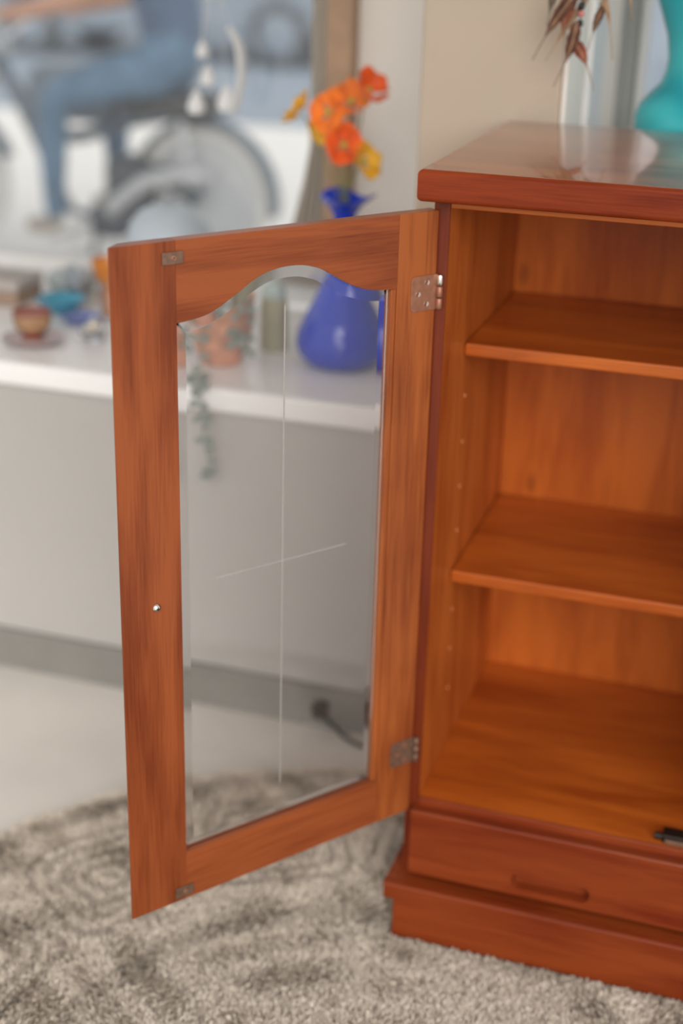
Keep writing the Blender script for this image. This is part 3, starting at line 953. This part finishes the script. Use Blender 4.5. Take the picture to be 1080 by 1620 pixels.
feather((0.095, 0.38, 1.262), (0.032, 0.375, 1.160), 0.010, fb, 0.04, 0.30)
feather((0.100, 0.39, 1.245), (0.047, 0.39, 1.158), 0.005, ft, 0.02, 0.25)
feather((0.090, 0.37, 1.215), (0.064, 0.37, 1.128), 0.009, fb, -0.05, 0.40)
feather((0.060, 0.39, 1.275), (0.046, 0.39, 1.203), 0.007, fk, 0.03, 0.25)
feather((0.084, 0.38, 1.190), (0.118, 0.375, 1.125), 0.009, fr, -0.06, 0.48)
feather((0.080, 0.385, 1.250), (0.068, 0.38, 1.196), 0.010, fr, 0.03, 0.10)
feather((0.121, 0.39, 1.236), (0.104, 0.39, 1.176), 0.006, fb, 0.03, 0.35)
feather((0.118, 0.38, 1.255), (0.139, 0.38, 1.166), 0.004, ft, -0.03, 0.45)
feather((0.147, 0.39, 1.275), (0.158, 0.39, 1.214), 0.004, ft, -0.03, 0.35)
for (x, z) in ((0.091, 1.32), (0.060, 1.32), (0.120, 1.32), (0.147, 1.32)):
    tube('cord', [(x - .09, 0.0, 0.14 if x == 0.091 else 0.06), (x - .09, 0, z - 1.3 - 0.05)], 0.0012, fb, fe, 5)
for i, (x, z, mm, s) in enumerate(((0.0915, 1.243, bead_m, .7), (0.0915, 1.232, bead_m, 1), (0.0925, 1.222, coral, .8), (0.0915, 1.210, bead_m, .9), (0.090, 1.200, bead_m, .7), (0.119, 1.246, bead_m, .8), (0.119, 1.236, ft, .8), (0.060, 1.278, coral, .8), (0.147, 1.278, bead_m, .8))):
    lathe('bead', [(0, -.006 * s), (0.004 * s, -.004 * s), (0.005 * s, 0), (0.004 * s, .004 * s), (0, .006 * s)], mm, fe, 12, (x - .09, 0, z - 1.3))
tube('cord', [(0.0015, 0, -0.05), (0.0015, 0, -0.102)], 0.0009, fb, fe, 5)
tube('cord', [(0.029, 0, -0.05), (0.030, 0, -0.066)], 0.0009, fb, fe, 5)
bm = bmesh.new()
hp = [Vector((0.065 * math.cos(k * math.pi / 16) + .012, 0, 0.065 * math.sin(k * math.pi / 16) + 0.075)) for k in range(33)]
add_tube(bm, hp, 0.004, 8)
from_bm('hoop', bm, fb, fe, True)
tube('cord', [(0.012, 0, 0.14), (0.012, 0, 0.36), (-0.03, 0.04, 0.37), (-0.03, 0.0795, 0.37)], 0.0015, M['steel'], fe, 6)

# ------------------------------------------------------------------ street: moped, rider, parked car
BXX, BYY, GZ = -1.889, 3.72, -0.02
mo = thing('moped', 'grey motorbike standing on the pavement beneath the rider', 'motorbike', (BXX, BYY, GZ))
rub = plain('pale_tyre_rubber', (0.80, 0.79, 0.77), 0.8)
chrome = plain('pale_grey_metal', (0.66, 0.68, 0.70), 0.35, 0.2)
dark_rub = plain('dark_rubber', (0.09, 0.095, 0.10), 0.8)
grey = plain('grey_casting', (0.12, 0.135, 0.16), 0.5, 0.2, var=0.2)
fend = plain('blue_grey_enamel', (0.16, 0.20, 0.25), 0.3)


def ring(R0, r0, c, axis='y', seg=40, n_=10):
    return [(R0 + r0 * math.cos(2 * math.pi * k / n_), r0 * math.sin(2 * math.pi * k / n_)) for k in range(n_ + 1)]


for wx_ in (0.0, -1.16):
    wh = lathe('wheel', ring(0.262, 0.030, None), rub, mo, 44, (wx_, 0, 0.29), axis='y')
    lathe('rim', [(0.222, -.016), (0.236, -.02), (0.236, .02), (0.222, .016), (0.222, -.016)], chrome, wh, 40, (wx_, 0, 0.29), axis='y')
    lathe('hub', [(0, -.05), (0.018, -.05), (0.028, -.02), (0.028, .02), (0.018, .05), (0, .05)], chrome, wh, 20, (wx_, 0, 0.29), axis='y')
    bm = bmesh.new()
    for k in range(12):
        a = k * math.tau / 12
        add_tube(bm, [(wx_ + .04 * math.cos(a), (-1) ** k * .02, .29 + .04 * math.sin(a)), (wx_ + .225 * math.cos(a + .15), 0, .29 + .225 * math.sin(a + .15))], 0.002, 4)
    from_bm('spokes', bm, chrome, wh)
    bm = bmesh.new()
    a0, a1 = (-8, 150) if wx_ == 0 else (20, 165)
    pts = [(math.cos(math.radians(a)), math.sin(math.radians(a))) for a in np.linspace(a0, a1, 24)]
    prev = None
    for c_, s_ in pts:
        row = [bm.verts.new((wx_ + rad_ * c_, yy, .29 + rad_ * s_)) for rad_, yy in ((0.298, -.05), (0.315, -.035), (0.320, 0), (0.315, .035), (0.298, .05))]
        if prev:
            for k in range(4):
                bm.faces.new((prev[k], prev[k + 1], row[k + 1], row[k]))
        prev = row
    fo = from_bm('mudguard', bm, fend, mo, True)
    md = fo.modifiers.new('thickness', 'SOLIDIFY'); md.thickness = 0.004
bm = bmesh.new()
add_box(bm, -0.40, -0.20, -0.10, 0.10, 0.13, 0.44, 0.04, 3)
add_box(bm, -0.46, -0.30, -0.13, 0.13, 0.12, 0.26, 0.04, 3)
from_bm('engine', bm, grey, mo, True)
tube('swing_arm', [(-0.30, -0.09, 0.36), (-0.15, -0.09, 0.40), (0.0, -0.075, 0.30)], 0.034, grey, mo, 10)
tube('exhaust', smooth_pts([(-0.36, -0.12, 0.24), (-0.20, -0.14, 0.36), (-0.05, -0.14, 0.40), (0.06, -0.14, 0.41)], 5), 0.028, chrome, mo, 10)
tube('frame', smooth_pts([(0.02, 0, 0.64), (-0.30, 0, 0.58), (-0.62, 0, 0.50), (-0.86, 0, 0.72), (-0.88, 0, 0.80)], 5), 0.03, fend, mo, 10)
tube('down_tube', [(-0.84, 0, 0.68), (-0.60, 0, 0.2), (-0.36, 0, 0.16)], 0.022, fend, mo, 8)
for s in (-1, 1):
    tube('fork_leg', [(-0.88, s * .055, 0.84), (-1.16, s * .055, 0.29)], 0.02, chrome, mo, 10)
    tube('foot_peg', [(-0.50, s * .06, 0.15), (-0.53, s * .33, 0.145)], 0.016, rub, mo, 8)
    tube('shock', [(-0.02, s * .08, 0.32), (-0.06, s * .08, 0.60)], 0.018, chrome, mo, 10)
bm = bmesh.new()
add_box(bm, -0.34, 0.10, -0.12, 0.12, 0.62, 0.70, 0.035, 3)
from_bm('saddle', bm, dark_rub, mo, True)
bm = bmesh.new()
add_box(bm, -0.74, -0.36, -0.10, 0.10, 0.56, 0.78, 0.07, 4)
from_bm('fuel_tank', bm, fend, mo, True)
tube('handlebar', smooth_pts([(-0.70, -0.34, 0.955), (-0.78, -0.20, 0.96), (-0.87, 0, 0.86), (-0.78, 0.20, 0.96), (-0.70, 0.34, 0.955)], 6), 0.012, chrome, mo, 8)
lathe('headlamp', [(0, -0.10), (0.05, -0.09), (0.075, -.04), (0.08, 0.0), (0.07, 0.01), (0, 0.015)], chrome, mo, 24, (-0.97, 0, 0.80), axis='x')
tube('side_stand', [(-0.42, -0.1, 0.16), (-0.40, -0.24, 0.005)], 0.01, grey, mo, 8)

# rider: one continuous skinned body
J = {}
def j(n_, p, r, par):
    J[n_] = (Vector(p), r, par)
j('pelvis', (-2.00, 3.72, 0.79), 0.135, None)
j('belly', (-2.02, 3.72, 0.93), 0.135, 'pelvis')
j('chest', (-2.06, 3.72, 1.10), 0.150, 'belly')
j('collar', (-2.09, 3.72, 1.22), 0.095, 'chest')
j('neck', (-2.11, 3.72, 1.30), 0.052, 'collar')
j('jaw', (-2.145, 3.72, 1.37), 0.070, 'neck')
j('skull', (-2.14, 3.72, 1.45), 0.092, 'jaw')
j('crown', (-2.13, 3.72, 1.51), 0.070, 'skull')
for s, nm in ((-1, 'n'), (1, 'f')):
    j('hip' + nm, (-2.02, 3.72 + s * .11, 0.76), 0.100, 'pelvis')
    j('thigh' + nm, (-2.20, 3.72 + s * .20, 0.735), 0.090, 'hip' + nm)
    j('knee' + nm, (-2.40, 3.72 + s * .26, 0.665), 0.066, 'thigh' + nm)
    j('calf' + nm, (-2.405, 3.72 + s * .27, 0.50), 0.062, 'knee' + nm)
    j('ankle' + nm, (-2.405, 3.72 + s * .28, 0.235), 0.042, 'calf' + nm)
    j('heel' + nm, (-2.395, 3.72 + s * .28, 0.180), 0.040, 'ankle' + nm)
    j('toe' + nm, (-2.53, 3.72 + s * .29, 0.165), 0.033, 'heel' + nm)
    j('shoulder' + nm, (-2.08, 3.72 + s * .17, 1.18), 0.068, 'collar')
    j('elbow' + nm, (-2.28, 3.72 + s * .25, 1.02), 0.046, 'shoulder' + nm)
    j('wrist' + nm, (-2.51, 3.72 + s * .29, 0.965), 0.031, 'elbow' + nm)
    j('palm' + nm, (-2.57, 3.72 + s * .295, 0.965), 0.034, 'wrist' + nm)
    for k in range(4):
        y_ = 3.72 + s * (.265 + k * .021)
        j('knuckle%s%d' % (nm, k), (-2.605, y_, 0.958), 0.010, 'palm' + nm)
        j('fingertip%s%d' % (nm, k), (-2.612, y_, 0.925), 0.009, 'knuckle%s%d' % (nm, k))
    j('thumb' + nm, (-2.555, 3.72 + s * .245, 0.935), 0.011, 'palm' + nm)
    j('thumbtip' + nm, (-2.585, 3.72 + s * .235, 0.915), 0.009, 'thumb' + nm)
keys = list(J)
P0 = Vector((-2.42, 3.44, GZ))
me = bpy.data.meshes.new('rider_body')
me.from_pydata([J[k][0] - P0 for k in keys], [(keys.index(J[k][2]), i) for i, k in enumerate(keys) if J[k][2]], [])
tmp = bpy.data.objects.new('rider_tmp', me)
COL.objects.link(tmp)
sk = tmp.modifiers.new('skin', 'SKIN')
for i, k in enumerate(keys):
    me.skin_vertices[0].data[i].radius = (J[k][1], J[k][1])
me.skin_vertices[0].data[0].use_root = True
ss = tmp.modifiers.new('sub', 'SUBSURF'); ss.levels = 2; ss.render_levels = 2
dg = bpy.context.evaluated_depsgraph_get()
ev = tmp.evaluated_get(dg)
bme = bpy.data.meshes.new_from_object(ev)
bpy.data.objects.remove(tmp)
skin = plain('skin', (0.55, 0.30, 0.20), 0.6)
jean = plain('denim', (0.13, 0.22, 0.33), 0.8, var=0.2, scale=12)
jack = plain('slate_blue_jacket', (0.10, 0.15, 0.24), 0.8, var=0.1, scale=8)
shoe = plain('tan_shoe', (0.44, 0.38, 0.32), 0.6)
hair = plain('brown_hair', (0.06, 0.035, 0.02), 0.7)
for m_ in (skin, jean, jack, shoe, hair):
    bme.materials.append(m_)
jp = [(J[k][0] - P0, k) for k in keys]
for p in bme.polygons:
    p.use_smooth = True
    nm = min(jp, key=lambda t: (t[0] - p.center).length)[1]
    k = 0
    if nm[:4] in ('hipn', 'hipf', 'thig', 'knee', 'calf', 'pelv') or nm in ('anklen', 'anklef'): k = 1
    elif nm[:4] in ('bell', 'ches', 'coll', 'shou'): k = 2
    elif nm[:4] in ('heel', 'toen', 'toef'): k = 3
    elif nm[:5] == 'crown': k = 4
    p.material_index = k
pe = bpy.data.objects.new('person', bme)
COL.objects.link(pe)
pe.location = P0
tag(pe, 'person in slate blue top and jeans sitting astride the motorbike outside', 'person')
bm = bmesh.new()
add_lathe(bm, [(0.070, -0.06), (0.092, -0.02), (0.096, 0.03), (0.078, 0.075), (0.04, 0.096), (0, 0.10)], 24)
for v in bm.verts:
    v.co = Vector((v.co.x * 1.02 - 2.118, v.co.y + 3.72, v.co.z + 1.44)) - P0
from_bm('hair', bm, hair, pe, True)
for s in (-1, 1):
    lathe('eye', [(0, -.010), (0.008, -.006), (0.010, 0), (0.008, .006), (0, .010)], plain('eye_white', (0.7, 0.7, 0.7), 0.2) if 'eye_white' not in bpy.data.materials else bpy.data.materials['eye_white'], pe, 10, Vector((-2.222, 3.72 + s * .032, 1.425)) - P0)
bm = bmesh.new()
add_lathe(bm, [(0, -.022), (0.014, -.016), (0.010, 0.0), (0.006, .022), (0, .03)], 10)
for v in bm.verts:
    v.co = v.co + Vector((-2.228, 3.72, 1.402)) - P0
from_bm('nose', bm, skin, pe, True)

car = thing('parked_car', 'grey blue car parked across the road, seen through the display window', 'car', (-6.2, 13.2, -0.10))
cp_ = plain('grey_blue_car_paint', (0.22, 0.26, 0.31), 0.3, coat=0.4)
prof = [(-2.1, 0.35), (-2.15, 0.75), (-1.95, 0.9), (-1.2, 0.98), (-0.6, 1.42), (0.9, 1.45), (1.6, 1.02), (2.1, 0.95), (2.18, 0.45), (2.05, 0.3), (1.75, 0.3), (1.65, .52), (1.4, .64), (1.15, .52), (1.05, .28), (-1.0, .28), (-1.1, .52), (-1.35, .64), (-1.6, .52), (-1.7, .3)]
prism('body', prof, -0.85, 0.85, cp_, car, 'xz', 0.05)
wm = plain('dark_car_glass', (0.03, 0.035, 0.04), 0.05)
for pts in ([(-1.05, 1.0), (-0.55, 1.36), (0.1, 1.38), (0.1, 1.0)], [(0.18, 1.0), (0.18, 1.38), (0.85, 1.38), (1.4, 1.0)]):
    prism('side_window', pts, -0.865, -0.84, wm, car, 'xz')
for x in (-1.35, 1.4):
    for y0 in (-0.84, 0.64):
        wh = lathe('wheel', [(0, 0), (0.24, 0.0), (0.31, 0.02), (0.32, 0.1), (0.31, 0.18), (0.24, 0.2), (0, 0.2)], dark_rub, car, 32, (x, y0, 0.32), axis='y')
        lathe('hubcap', [(0, -.02), (0.12, -.015), (0.19, -.002), (0.2, 0.0)], cp_, wh, 24, (x, y0, 0.32), axis='y')
box('tail_lamp', 1.85, 2.19, -0.80, -0.60, 0.72, 0.90, plain('red_lamp', (0.5, 0.05, 0.04), 0.3), car, 0.02)
box('bumper', 1.9, 2.25, -0.82, 0.82, 0.34, 0.48, chrome, car, 0.03)
